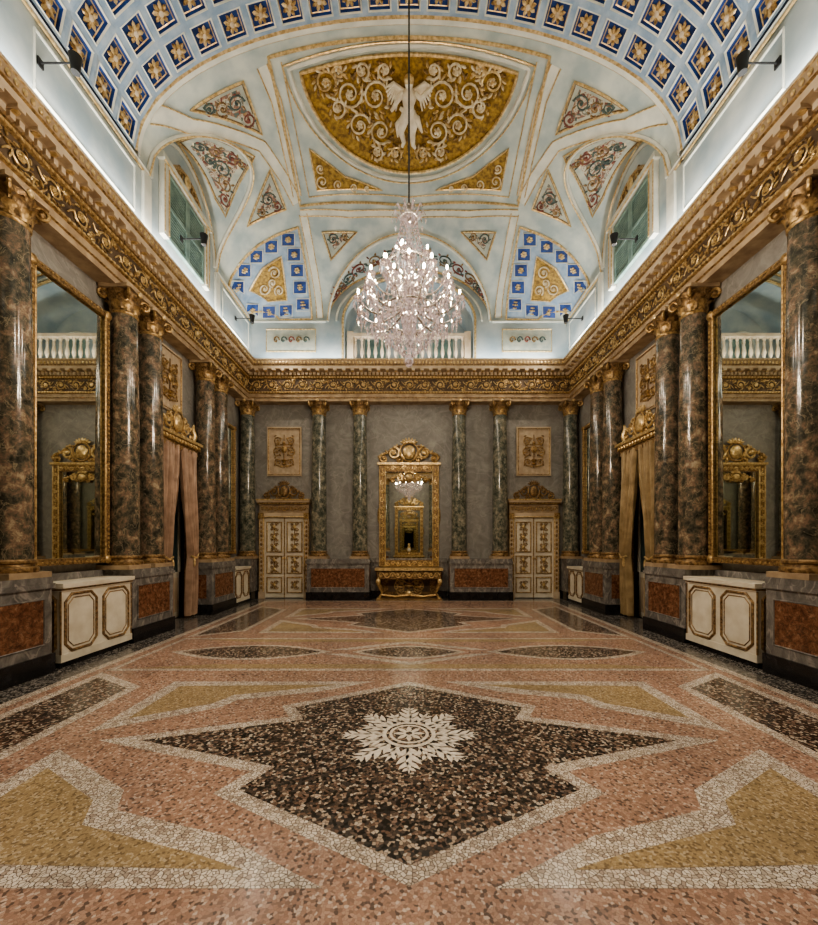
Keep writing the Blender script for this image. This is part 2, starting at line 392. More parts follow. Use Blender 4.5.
band([(153,113),(190,126),(262,146),(284,178),(297,203)],.10)
band([(262,66),(276,100),(297,196)],.09)
band([(303,214),(312,260),(320,318)],.09)
band([(300,213),(350,214),(405,214)],.07)
ctr=[S(268,57),S(300,206),(0,S(409,206)[1])]
vline(M,[(0,S(268,57)[1])]+ctr,.028,GOLDL); vline(M,SP([(281,62),(309,197)])+[(0,S(409,197)[1])],.012,GOLDL)
cy=S(300,72)[1]; Rl=-S(300,72)[0]; dyb=S(409,172)[1]-cy
semi=[(Rl*cos(pi*k/40),cy+dyb*sin(pi*k/40)) for k in range(41)]
arcn=[(Rl*(-1+2*k/20),cy-.10*sin(pi*k/20)) for k in range(1,20)]
lun=semi+arcn
drape(M,lun,YEL,.012,False)
def scl(l,f,g=None):
    c2=cy+dyb*.42; return [(x*f,c2+(y-c2)*(g or f)) for x,y in l]
vline(M,lun,.03,GOLDL,True,.03,mirror=False)
vline(M,scl(lun,1.09,1.13),.04,RIB,True,.02,mirror=False); vline(M,scl(lun,1.14,1.19),.016,GOLDL,True,.02,mirror=False)
SCR=((.66,.50,.26,1.8,1,2.6),(1.16,.42,.24,1.8,-1,3.4),(1.58,.20,.19,1.6,1,2.8),(.60,1.08,.22,1.7,-1,2.2),(1.03,.95,.21,1.6,1,3.3),(.30,1.48,.13,1.4,1,2.2),(.46,.12,.13,1.4,-1,2),(.88,.10,.13,1.4,1,2),(1.30,.04,.10,1.2,-1,2),(1.42,.62,.15,1.5,1,1),(.70,1.45,.13,1.4,1,1))
for n_,(cx_,cy_,r_,tn,d_,a_) in enumerate(SCR):
    cy2=cy+cy_*dyb/1.85
    vspiral(M,cx_,cy2,r_,tn,d_,a_,STUC if n_%3!=2 else GOLDL,.024)
    nk=14 if r_>.18 else 8
    for k in range(nk):
        an=k*2*pi/nk+cx_*3; px_=cx_+r_*1.12*cos(an); py_=cy2+r_*1.12*sin(an)
        if (px_/Rl)**2+((py_-cy)/dyb)**2>.93 or py_<cy-.02: continue
        for sx in (1,-1):
            M.ell(P(sx*px_,py_,.03),(.065,.024,.03),(GOLDL,STUC,OLDG)[k%3],6,4,Matrix.Rotation((an+.8) if sx>0 else pi-(an+.8),3,'Z'))
    for k in range(5):
        an=k*2*pi/5
        for sx in (1,-1): M.ell(P(sx*(cx_+.05*cos(an)),cy2+.05*sin(an),.04),(.03,.03,.025),STUC,6,4)
# winged figure in stucco
FIG=plain('figure_stucco',(.86,.79,.64),.55,c2=(.68,.58,.42),scale=7)
def fg(l,r,m=FIG,off=.12): M.tube([P(x,y,off) for x,y in l],r,m,10)
fy=cy+.16
fg([(0,fy+.13),(0,fy+.20),(0,fy+.25),(.0,fy+.36),(-.01,fy+.48),(.0,fy+.60),(0,fy+.66)],[.045,.06,.13,.14,.105,.13,.10])
M.ell(P(0,fy+.06,.17),(.085,.10,.095),FIG,12,8); M.ell(P(0,fy+.02,.16),(.10,.075,.095),GOLDL,12,7)
fg([(.05,fy+.60),(.10,fy+.76),(.07,fy+.95),(.09,fy+1.15),(.14,fy+1.21)],[.10,.095,.065,.045,.03])
fg([(-.05,fy+.60),(-.12,fy+.74),(-.17,fy+.92),(-.11,fy+1.10),(-.15,fy+1.18)],[.10,.095,.065,.045,.03])
fg([(.10,fy+.25),(.23,fy+.34),(.35,fy+.24),(.42,fy+.18),(.45,fy+.14)],[.05,.05,.038,.03,.025]); fg([(-.10,fy+.25),(-.22,fy+.36),(-.32,fy+.50),(-.36,fy+.54)],[.05,.05,.036,.03])
fg([(-.18,fy+.50),(.0,fy+.62),(.17,fy+.70),(.28,fy+.92)],[.03,.075,.07,.02]); fg([(-.1,fy+.64),(-.25,fy+.78),(-.24,fy+1.0)],[.05,.05,.015])
for sx in (1,-1):
    for k in range(7):
        a=.55+k*.17
        fg([(sx*.08,fy+.26),(sx*(.10+.20*cos(a-.5)),fy+.20+.14*sin(a-1.0)),(sx*(.12+.34*cos(a-.45)),fy+.26+.42*sin(a-.7))],[.03,.036,.012],FIG,.07)
cp=SP([(309,148),(317,190),(382,190),(345,176),(322,158)])
drape(M,cp,YEL,.015); vline(M,cp,.016,GOLDL,True,.02)
for q in ((320,168,.08),(322,181,.13),(338,184,.10),(354,187,.08),(367,188,.05)):
    s_=S(q[0],q[1]); vspiral(M,s_[0],s_[1],q[2],1.5,1,1,STUC,.017,.03)
def inset(q,f):
    cx_=sum(p[0] for p in q)/len(q); cy_=sum(p[1] for p in q)/len(q)
    return [(cx_+(x-cx_)*f,cy_+(y-cy_)*f) for x,y in q],(cx_,cy_)
def field(poly,shr=.78,orn=()):
    q=SP(poly); drape(M,q,FBG,.012); vline(M,q,.02,GOLDL,True,.018)
    q2,c=inset(q,.9); vline(M,q2,.010,OLDG,True,.018)
    q3,c=inset(q,shr); drape(M,q3,FRES,.018)
    for k,(px,py,r) in enumerate(orn):
        s_=S(px,py); vspiral(M,s_[0],s_[1],r,1.5,1 if k%2 else -1,k*1.3,[GRNP,OLDG,REDP][k%3],.018,.022)
        for j in range(8):
            for sx in (1,-1): M.ell(P(sx*(s_[0]+r*1.05*cos(j*.8+k)),s_[1]+r*1.05*sin(j*.8+k),.018),(.045,.02,.012),[GRNP,OLDG,REDP,FBG][(j+k)%4],6,3,Matrix.Rotation(j*sx,3,'Z'))
field([(190,110),(218,92),(243,81),(262,134)],.66,((236,103,.13),(222,108,.12),(248,119,.11),(209,109,.08)))
field([(247,226),(270,169),(286,209)],.6,((268,199,.14),(262,212,.10),(277,206,.09)))
field([(322,232),(357,232),(331,260)],.5,((333,239,.12),(345,236,.08)))
q=SP([(177,140),(200,134),(228,142),(254,156),(241,180),(226,217),(216,200),(205,175),(192,155)])
drape(M,q,FBG,.015); vline(M,q,.02,GOLDL,True,.02)
q2,c=inset(q,.93); vline(M,q2,.010,OLDG,True,.02); q3,c=inset(q,.7); drape(M,q3,FRES,.02)
for k,(px,py,r) in enumerate(((200,146,.13),(216,150,.15),(232,157,.13),(222,168,.17),(226,184,.14),(225,199,.10),(210,160,.12),(240,163,.09))):
    s_=S(px,py); vspiral(M,s_[0],s_[1],r,1.5,1 if k%2 else -1,k*1.3,[GRNP,OLDG,REDP][k%3],.02,.026)
    for j in range(8):
        for sx in (1,-1): M.ell(P(sx*(s_[0]+r*1.05*cos(j*.8+k)),s_[1]+r*1.05*sin(j*.8+k),.024),(.05,.024,.014),[GRNP,STUC,REDP,OLDG][(j+k)%4],6,3,Matrix.Rotation(j*sx,3,'Z'))
def coff(px,py,h=6.4):
    q=SP([(px-h,py-h),(px+h,py-h),(px+h,py+h),(px-h,py+h)])
    drape(M,q,CBLUE,.018,cell=.3); vline(M,q,.016,RIB,True,.02,step=.2)
    c_=S(px,py)
    for sx in (1,-1):
        for k in range(6): M.ell(P(c_[0]*sx+.05*cos(k*pi/3),c_[1]+.05*sin(k*pi/3),.03),(.04,.03,.02),GOLDL,6,3)
        M.ell(P(c_[0]*sx,c_[1],.04),(.035,.035,.03),GOLDL,6,4)
pend=SP([(228,288),(234,272),(244,258),(258,245),(276,235),(298,227),(305,262),(312,321),(280,322),(248,321),(236,306)])
drape(M,pend,PBLUE,.012,cell=.12); vline(M,pend,.028,GOLDL,True,.02)
for c_ in [(237,287),(244,270),(256,256),(271,246),(288,239),(294,254),(297,270),(300,287),(303,305),(286,311),(269,312),(252,310)]: coff(*c_)
tri=SP([(249,290),(262,268),(281,256),(287,300),(268,301)])
drape(M,tri,YEL,.03,cell=.12); vline(M,tri,.022,GOLDL,True,.035)
for q_ in ((274,272,.15),(264,288,.14),(279,290,.12),(272,282,.09)):
    s_=S(q_[0],q_[1]); vspiral(M,s_[0],s_[1],q_[2],1.6,1,q_[0],STUC,.024,.05)
for k in range(13):
    a=pi*(k+.5)/13; x=2.15*cos(a)
    y0=YR+(YB-YR)*sqrt(max(0,1-min(1,(1.55*sqrt(1-(x/2.4)**2))/(H*sqrt(1-(x/A)**2)))**2)); yc_=(y0+YB)/2; rr=min(.2,(YB-y0)*.38)
    if rr>.03:
        vspiral(M,x,yc_,rr,1.5,1 if k%2 else -1,a,[REDP,GRNP,OLDG][k%3],.024,.02,False)
        vspiral(M,x*.96+.05,yc_+.1,rr*.6,1.2,-1,a+2,[GRNP,OLDG,REDP][k%3],.018,.02,False)
        for j in range(6): M.ell(P(x+rr*1.15*cos(j),yc_+rr*1.15*sin(j),.02),(.06,.03,.015),[GRNP,REDP,OLDG][j%3],6,3,Matrix.Rotation(j,3,'Z'))
M.obj('vault_ornament',parent=ceiling,smooth=True)
# ------------------------------------------------------------------ attic walls
def attic_side(sx,name):
    M=MB(); ys=[YN+(YB-YN)*i/260 for i in range(261)]
    vs=[(sx*A,y,6.9) for y in ys]+[(sx*A,y,ceil(A,y)+.01) for y in ys]
    M.add(vs,[(i,i+1,262+i,261+i) for i in range(260)],ATT)
    for ya,yb in ((YF-.1,YR+.13),(9.6,YB),(6.75,7.1)):
        M.tube([(sx*(A-.02),ya,Z0-.02),(sx*(A-.02),yb,Z0-.02)],.035,RIB,6)
        M.tube([(sx*(A-.03),ya,Z0-.08),(sx*(A-.03),yb,Z0-.08)],.018,GOLDL,6)
    for y in (7.05,9.65):
        M.box(*sorted((sx*A,sx*(A-.05))),y-.10,y+.10,6.95,Z0-.08,RIB)
    for ya,yb in ((4.95,6.75),(9.95,11.55),(1.0,2.2)):
        x=sx*(A-.012); M.tube([(x,ya,7.25),(x,yb,7.25),(x,yb,8.0),(x,ya,8.0)],.018,RIB,6,True)
    return M.obj(name)
attic_side(-1,'wall_left_upper'); attic_side(1,'wall_right_upper')
AW=1.9
def arch(x): return Z0+1.25*sqrt(max(0,1-(x/AW)**2))
def attic_end(y,name,s):
    M=MB(); N=160; xs=[-A*cos(pi*i/N) for i in range(N+1)]
    xs=sorted(set(xs+[-AW,AW]))
    for i in range(len(xs)-1):
        a,b_=xs[i],xs[i+1]
        inside=abs((a+b_)/2)<AW
        yy=YB if s>0 else YN
        za=arch(a) if inside else 6.9; zb=arch(b_) if inside else 6.9
        M.add([(a,y,za),(b_,y,zb),(b_,y,ceil(b_,yy)+.01),(a,y,ceil(a,yy)+.01)],[(0,1,2,3)],ATT)
    yb=y+s*1.3; pr=[(-AW,6.97)]+[(-AW*cos(pi*k/40),arch(AW*cos(pi*k/40))) for k in range(41)]+[(AW,6.97)]
    n=len(pr)
    M.add([(x,y,z) for x,z in pr]+[(x,yb,z) for x,z in pr],[(k,k+1,n+k+1,n+k) for k in range(n-1)],ATT)
    M.add([(x,yb,z) for x,z in pr],[tuple(range(n))],ATT)
    M.add([(-AW,y,6.97),(AW,y,6.97),(AW,yb,6.97),(-AW,yb,6.97)],[(0,1,2,3)],TAN)
    for cx in (-1.1,0,1.1):
        arc=[(cx-.36,6.98),(cx+.36,6.98)]+[(cx+.36*cos(pi*k/12),8.2+.36*sin(pi*k/12)) for k in range(13)]
        M.add([(x,yb-s*.02,z) for x,z in arc],[tuple(range(len(arc)))],GREEN)
        M.tube([(x,yb-s*.04,z) for x,z in arc],.03,RIB,6,True)
        M.tube([(cx,yb-s*.04,6.98),(cx,yb-s*.04,8.5)],.02,RIB,5)
    M.tube([(-AW-.05,y-s*.02,7.0)]+[((-AW-.05)*cos(pi*k/40),y-s*.02,Z0+1.3*sin(pi*k/40)) for k in range(41)]+[(AW+.05,y-s*.02,7.0)],.035,GOLDL,6)
    for sx in (1,-1):
        x0,x1=sorted((sx*2.75,sx*4.2)); f=y-s*.015
        M.add([(x0,f,7.3),(x1,f,7.3),(x1,f,7.95),(x0,f,7.95)],[(0,1,2,3)],FBG)
        M.tube([(x0,f,7.3),(x1,f,7.3),(x1,f,7.95),(x0,f,7.95)],.022,GOLDL,6,True)
        for k in range(-2,3):
            cx=(x0+x1)/2+k*.22; M.tube([(cx+.1*(1-t/9)*cos(t*.8),f-s*.01,7.63+.13*(1-t/9)*sin(t*.8)) for t in range(10)],.022,[REDP,OLDG,GRNP][k%3],5)
    M.tube([(-A,y-s*.02,Z0-.02),(-2.45,y-s*.02,Z0-.02)],.03,RIB,6); M.tube([(A,y-s*.02,Z0-.02),(2.45,y-s*.02,Z0-.02)],.03,RIB,6)
    return M.obj(name)
attic_end(YB,'wall_back_upper',1); attic_end(YN,'wall_near_upper',-1)
def balustrade():
    M=MB(); M.box(-1.78,1.78,-.07,.07,.0,.12,CREAM); M.box(-1.78,1.78,-.08,.08,.80,.90,CREAM)
    for i in range(17):
        x=-1.6+i*.2
        M.lathe([(.045,.12),(.045,.17),(.025,.2),(.06,.34),(.05,.43),(.024,.58),(.04,.65),(.024,.69),(.045,.74),(.045,.80)],CREAM,10,(x,0,0))
    for x in (-1.74,1.74): M.box(x-.09,x+.09,-.09,.09,.0,.95,CREAM)
    return M
bo=balustrade().obj('balustrade',Matrix.Translation((0,YB+.12,6.975)))
place(bo.data,'balustrade.001',Matrix.Translation((0,YN-.12,6.975)))
def window_mesh():
    M=MB(); w=.66; z0=.0; z1=1.25
    M.box(-w,w,-.02,0,z0,z1,GLASSD)
    for s in (-1,1):
        x0,x1=sorted((s*.04,s*(w-.03)))
        for k in range(20): M.box(x0+.05,x1-.05,-.055,-.02,z0+.05+k*.06,z0+.075+k*.06,GREEN)
        for x in (x0,x1): M.box(x-.03,x+.03,-.07,0,z0,z1,GREEN)
    for z in (z0+.02,.62,z1-.02): M.box(-w,w,-.068,0,z-.035,z+.035,GREEN)
    for sx in (-1,1):
        M.box(sx*(w+.11)-.08,sx*(w+.11)+.08,-.10,0,z0-.05,z1+.06,RIB); M.tube([(sx*(w+.04),-.1,z0),(sx*(w+.04),-.1,z1)],.018,GOLDL,6); M.tube([(sx*(w+.17),-.1,z0),(sx*(w+.17),-.1,z1)],.014,GOLDL,6)
    M.box(-w-.25,w+.25,-.13,0,z1+.06,z1+.17,RIB); M.tube([(-w-.2,-.12,z1+.06),(w+.2,-.12,z1+.06)],.02,GOLDL,6)
    for sx in (-1,1):
        M.spiral(sx*.3,z1+.33,.13,1.5,sx,pi/2,-.05,GOLD,.03); M.tube([(sx*(.05+.5*t),-.06,z1+.48-.27*t*t) for t in (0,.25,.5,.75,1)],.035,GOLD,6)
    M.ell((0,-.06,z1+.40),(.1,.05,.15),GOLDL,8,6)
    return M
wm=None
for i,(sd,yy) in enumerate((('left',8.28),('right',8.28),('left',3.05),('right',3.05))):
    Mx=WT(sd,yy,.405,7.45)
    if wm is None: o=window_mesh().obj('window_1',Mx); wm=o.data
    else: place(wm,'window_%d'%(i+1),Mx)
# ------------------------------------------------------------------ lower walls
DH=3.75; DC=8.38; DW=.62
def side_wall(sx,name,doors):
    M=MB(); ys=[YS]
    for d in doors: ys+=[d-DW,d+DW]
    ys.append(YE); x=sx*W
    for i in range(0,len(ys)-1):
        hole=i%2==1
        z=DH if hole else 0
        M.add([(x,ys[i],z),(x,ys[i+1],z),(x,ys[i+1],7.0),(x,ys[i],7.0)],[(0,1,2,3)],WALL)
        if hole:
            a,b_=ys[i],ys[i+1]; xo=sx*(W+.7)
            M.add([(x,a,0),(x,b_,0),(x,b_,DH),(x,a,DH),(xo,a,0),(xo,b_,0),(xo,b_,DH),(xo,a,DH)],[(0,1,5,4),(3,2,6,7),(0,3,7,4),(1,2,6,5),(4,5,6,7)],DARK)
    M.obj(name,smooth=False)
side_wall(-1,'wall_left',[8.38]); side_wall(1,'wall_right',[8.38])
for y,nm in ((YE,'wall_back'),(YS,'wall_near')):
    M=MB(); M.add([(-W,y,0),(W,y,0),(W,y,7),(-W,y,7)],[(0,1,2,3)],WALL); M.obj(nm,smooth=False)
def dado(side,segs,name):
    M=MB()
    for a,b_ in segs:
        if side=='right': a,b_=-b_,-a
        M.box(a,b_,-.10,0,0,.22,BLACK); M.box(a,b_,-.05,0,.22,1.08,PED); M.box(a,b_,-.09,0,1.08,1.2,PED)
        M.box(a+.15,b_-.15,-.065,0,.38,.94,RED)
    M.obj(name,WT(side))
dado('left',[(-1.4,7.7),(9.06,11.5)],'baseboard_left'); dado('right',[(-1.4,7.7),(9.06,11.5)],'baseboard_right')
dado('back',[(-1.14,1.14)],'baseboard_back')
# entablature
M=MB()
prof=[(0,5.84,TAN),(.30,5.84,TAN),(.30,5.93,GOLD),(.33,5.945,TAN),(.33,6.05,GOLD),(.37,6.07,GOLD),(.37,6.10,GOLD),(.31,6.13,FRZ),(.31,6.49,GOLD),(.35,6.51,GOLD),(.36,6.55,OLDG),(.38,6.56,OLDG),(.38,6.665,TAN),(.42,6.69,TAN),(.53,6.71,CREAM),(.54,6.79,GOLD),(.57,6.81,TAN),(.60,6.91,GOLD),(.61,6.93,CREAM),(.61,6.97,CREAM),(.0,6.97,CREAM)]
for i in range(len(prof)-1):
    d0,z0,m0=prof[i]; d1,z1,_=prof[i+1]
    def rc(d,z): return [(-W+d,YS+d,z),(W-d,YS+d,z),(W-d,YE-d,z),(-W+d,YE-d,z)]
    a=rc(d0,z0)+rc(d1,z1); M.add(a,[(k,(k+1)%4,4+(k+1)%4,4+k) for k in range(4)],m0)
ent=M.obj('trim_entablature',smooth=False)
M=MB()
def runs(sp,d):
    for side in ('left','right','back','near'):
        if side in('left','right'): a,b_=YS+d,YE-d
        else: a,b_=-W+d,W-d
        n=int(round((b_-a)/sp)); 
        for i in range(n): yield WT(side,a+(b_-a)*(i+.5)/n),side,i
for T,s_,i in runs(.115,.38):
    M.T=T; M.box(-.033,.033,-.425,-.37,6.575,6.655,CREAM)
for T,s_,i in runs(.25,.5):
    M.T=T; M.box(-.05,.05,-.53,-.38,6.66,6.715,CREAM); M.ell((0,-.45,6.655),(.045,.07,.02),GOLDL,6,3)
for T,s_,i in runs(.10,.58):
    M.T=T; M.ell((0,-.59,6.86),(.034,.022,.045),GOLDL,6,4)
for T,s_,i in runs(.085,.36):
    M.T=T; M.ell((0,-.365,6.085),(.03,.02,.025),GOLDL,6,3)
for T,s_,i in runs(.085,.36):
    M.T=T; M.ell((0,-.355,6.53),(.03,.015,.025),GOLDL,5,3)
rs=random.Random(7)
for T,s_,i in runs(.44,.32):
    M.T=T; f=1 if i%2 else -1; cz=6.31
    M.spiral(0.02,cz,.115,1.5,f,pi,-.33,GOLDL,.017,tail=(-.22,cz-f*.10))
    for k in range(12):
        a=f*(k*.52)+pi; r_=.125+rs.uniform(-.01,.035); M.ell((.02+r_*cos(a),-.325,cz+r_*sin(a)),(.045,.018,.018),(GOLD,GOLDL,OLDG)[k%3],5,3,Matrix.Rotation(-a-.9+rs.uniform(-.5,.5),3,'Y'))
    for k in range(5): M.ell((.02+.035*cos(k*1.257),-.335,cz+.035*sin(k*1.257)),(.024,.02,.024),GOLDL,6,3)
    for k in range(5):
        M.ell((-.20+rs.uniform(-.05,.07),-.325,cz+f*.09+rs.uniform(-.05,.05)),(.05,.018,.02),GOLD,6,3,Matrix.Rotation(rs.uniform(-1.5,1.5),3,'Y')); M.ell((.19+rs.uniform(-.05,.05),-.325,cz-f*.11+rs.uniform(-.03,.04)),(.045,.016,.018),GOLDL,6,3,Matrix.Rotation(rs.uniform(-1.5,1.5),3,'Y'))
M.T=None
M.obj('entablature_carving',parent=ent)
# ------------------------------------------------------------------ columns
def column_mesh(CM):
    M=MB()
    M.box(-.27,.27,-.27,.27,1.2,1.27,TAN)
    M.lathe([(.265,1.27),(.275,1.30),(.265,1.335),(.235,1.345),(.23,1.37),(.25,1.385),(.25,1.41),(.225,1.43)],OLDG,24)
    M.lathe([(.222,1.43),(.221,2.5),(.215,3.5),(.204,4.5),(.19,5.42)],CM,28)
    M.lathe([(.19,5.40),(.205,5.42),(.205,5.44),(.19,5.455)],GOLD,24)
    M.lathe([(.188,5.45),(.195,5.6),(.225,5.72),(.255,5.775),(.20,5.78)],OLDG,20)
    for k in range(8):
        a=k*pi/4; o=(cos(a),sin(a),0); M.leaf((.19*cos(a),.19*sin(a),5.455),o,.14,.13,GOLD)
        a+=pi/8; o=(cos(a),sin(a),0); M.leaf((.195*cos(a),.195*sin(a),5.48),o,.20,.12,OLDG)
    for k in range(4):
        a=pi/4+k*pi/2; o=Vector((cos(a),sin(a),0)); c=o*.285+Vector((0,0,5.70))
        pts=[]
        for i in range(18):
            t=i/17; an=pi*.6-t*2*pi*1.4; rr=.075*(1-t)+.008
            pts.append(c+o*(rr*cos(an))+Vector((0,0,rr*sin(an))))
        M.tube([o*.17+Vector((0,0,5.60)),o*.22+Vector((0,0,5.72))]+pts,.024,GOLD,6)
        M.ell(c,(.05,.05,.05),OLDG,8,5)
    M.ell((0,-.26,5.79),(.05,.03,.05),GOLDL,8,5)
    ab=[]
    for k in range(4):
        a=pi/4+k*pi/2; ab+=[(.36*cos(a-.09),.36*sin(a-.09)),(.36*cos(a+.09),.36*sin(a+.09)),(.245*cos(a+pi/4),.245*sin(a+pi/4))]
    n=len(ab); M.add([(x,y,5.785) for x,y in ab]+[(x,y,5.838) for x,y in ab],[tuple(range(n)),tuple(range(n,2*n))]+[(i,(i+1)%n,n+(i+1)%n,n+i) for i in range(n)],TAN)
    return M
cms={}; cn=0
def column(T,g=False):
    global cn
    if not cms: nm='marble_column'
    else: cn+=1; nm='marble_column.%03d'%cn
    if g not in cms: cms[g]=column_mesh(COLG if g else COL).obj(nm,T).data
    else: place(cms[g],nm,T)
for sd in ('left','right'):
    for y in [4.08,4.78,6.72,7.38,9.40,10.07,1.9,2.5]: column(WT(sd,y,.27))
for x in (-2.66,-1.45,1.48,2.69):
    column(WT('back',x,.27),True); column(WT('near',x,.27),True)
for x in (-4.77,4.77): column(Matrix.Translation((x,YE-.28,0)),True)
def pedestal(side,c,w,d=.55):
    M=MB(); h=w/2
    M.box(-h-.02,h+.02,-d-.03,0,0,.24,BLACK); M.box(-h,h,-d,0,.24,1.06,PED); M.box(-h-.02,h+.02,-d-.03,0,1.06,1.12,PED); M.box(-h,h,-d-.015,0,1.12,1.2,PED)
    M.box(-h+.13,h-.13,-d-.012,-d+.02,.38,.92,RED)
    M.tube([(-h+.12,-d-.008,.37),(h-.12,-d-.008,.37),(h-.12,-d-.008,.93),(-h+.12,-d-.008,.93)],.012,PED,5,True)
    M.box(-h-.008,-h+.02,-d+.12,-.1,.38,.92,RED); M.box(h-.02,h+.008,-d+.12,-.1,.38,.92,RED)
    M.obj('column_pedestal',WT(side,c))
for sd in ('left','right'):
    pedestal(sd,4.43,1.22); pedestal(sd,7.07,1.12); pedestal(sd,9.735,1.22); pedestal(sd,2.2,1.2)
for sd in ('back','near'):
    pedestal(sd,-2.055,1.8); pedestal(sd,2.085,1.8)
for x in (-4.80,4.80):
    M=MB(); M.box(x-.25,x+.25,YE-.56,YE,0,.24,BLACK); M.box(x-.24,x+.24,YE-.55,YE,.24,1.06,PED); M.box(x-.25,x+.25,YE-.565,YE,1.06,1.2,PED); M.box(x-.13,x+.13,YE-.56,YE-.5,.38,.92,RED); M.obj('column_pedestal')
# ------------------------------------------------------------------ ornaments
def crest(M,w,h,z0,y=-.08,m=GOLD,m2=GOLDL,tr=.035):
    M.ell((0,y-.02,z0+h*.45),(w*.10,.06,h*.30),m2,12,8)
    M.tube([(w*.14*cos(a*pi/10),y-.03,z0+h*.45+h*.38*sin(a*pi/10)) for a in range(20)],tr*.6,m,6,True)
    for k in range(7):
        a=pi*(.14+.12*k); M.ell((w*.10*cos(a),y,z0+h*.78+h*.16*sin(a)),(tr*.7,tr*.6,h*.14),m2,6,4,Matrix.Rotation(pi/2-a,3,'Y'))
    for s in (-1,1):
        M.spiral(s*w*.24,z0+h*.42,h*.24,1.5,s,pi/2,y,m2,tr,tail=(s*w*.08,z0+h*.2))
        M.spiral(s*w*.40,z0+h*.20,h*.17,1.4,-s,pi/2,y,m,tr*.9,tail=(s*w*.25,z0+h*.65))
        M.spiral(s*w*.15,z0+h*.14,h*.12,1.2,s,0,y,m,tr*.7)
        for k in range(9):
            t=k/8; M.ell((s*w*(.16+.31*t),y-.015,z0+h*(.70-.48*t+.06*(k%2))),(tr*1.5,tr*.7,tr*.6),m2 if k%2 else m,6,4,Matrix.Rotation(s*(.3+.9*(k%3)),3,'Y'))
def relief(M,w,h,cz,y,m=GOLDL,m2=GOLD,tr=.022):
    M.tube([(0,y,cz-h*.46),(0,y-.01,cz),(0,y,cz+h*.46)],[tr*.7,tr,tr*.6],m2,6)
    M.ell((0,y-.02,cz+h*.05),(w*.13,.05,h*.10),m,10,6); M.ell((0,y-.02,cz+h*.22),(w*.07,.04,h*.06),m,8,5)
    M.lathe([(.0,-.05*h),(w*.12,-.02*h),(w*.05,.03*h),(w*.13,.09*h),(w*.03,.13*h)],m,8,(0,y,cz-h*.33))
    for s in (-1,1):
        M.spiral(s*w*.25,cz+h*.30,w*.15,1.5,s,-pi/2,y,m,tr,tail=(0,cz+h*.18)); M.spiral(s*w*.27,cz-h*.02,w*.17,1.6,-s,pi/2,y,m,tr,tail=(0,cz+h*.1))
        M.spiral(s*w*.24,cz-h*.29,w*.14,1.5,s,-pi/2,y,m,tr,tail=(0,cz-h*.4))
        for k in range(14):
            z=cz-h*.42+h*.84*k/13; M.ell((s*w*(.10+.28*abs(sin(k*1.3))),y-.01,z),(tr*2.2,.02,tr),m2 if k%2 else m,6,4,Matrix.Rotation(s*k,3,'Y'))
def frame(M,x0,x1,z0,z1,t,y0,y1,m,inner=None):
    M.box(x0,x0+t,y0,y1,z0,z1,m);M.box(x1-t,x1,y0,y1,z0,z1,m);M.box(x0+t,x1-t,y0,y1,z0,z0+t,m);M.box(x0+t,x1-t,y0,y1,z1-t,z1,m)
    if inner:
        a=t*.85
        M.tube([(x0+a,y0,z0+a),(x1-a,y0,z0+a),(x1-a,y0,z1-a),(x0+a,y0,z1-a)],t*.28,inner,6,True)
M=MB(); M.box(-.5,.5,-.025,-.002,-.72,.72,RPAN); frame(M,-.52,.52,-.74,.74,.06,-.05,-.002,CREAM,GOLD); relief(M,.74,1.10,0,-.05,GOLD,OLDG,.022)
rp=M.obj('gilt_relief_panel',WT('back',-3.76,0,4.42)); k=0
for T in (WT('back',3.76,0,4.42),WT('near',-3.76,0,4.42),WT('near',3.76,0,4.42)):
    k+=1; place(rp.data,'gilt_relief_panel.%03d'%k,T)
for sd in ('left','right'):
    k+=1; place(rp.data,'gilt_relief_panel.%03d'%k,WT(sd,DC,0,5.06)@Matrix.Scale(.88,4))
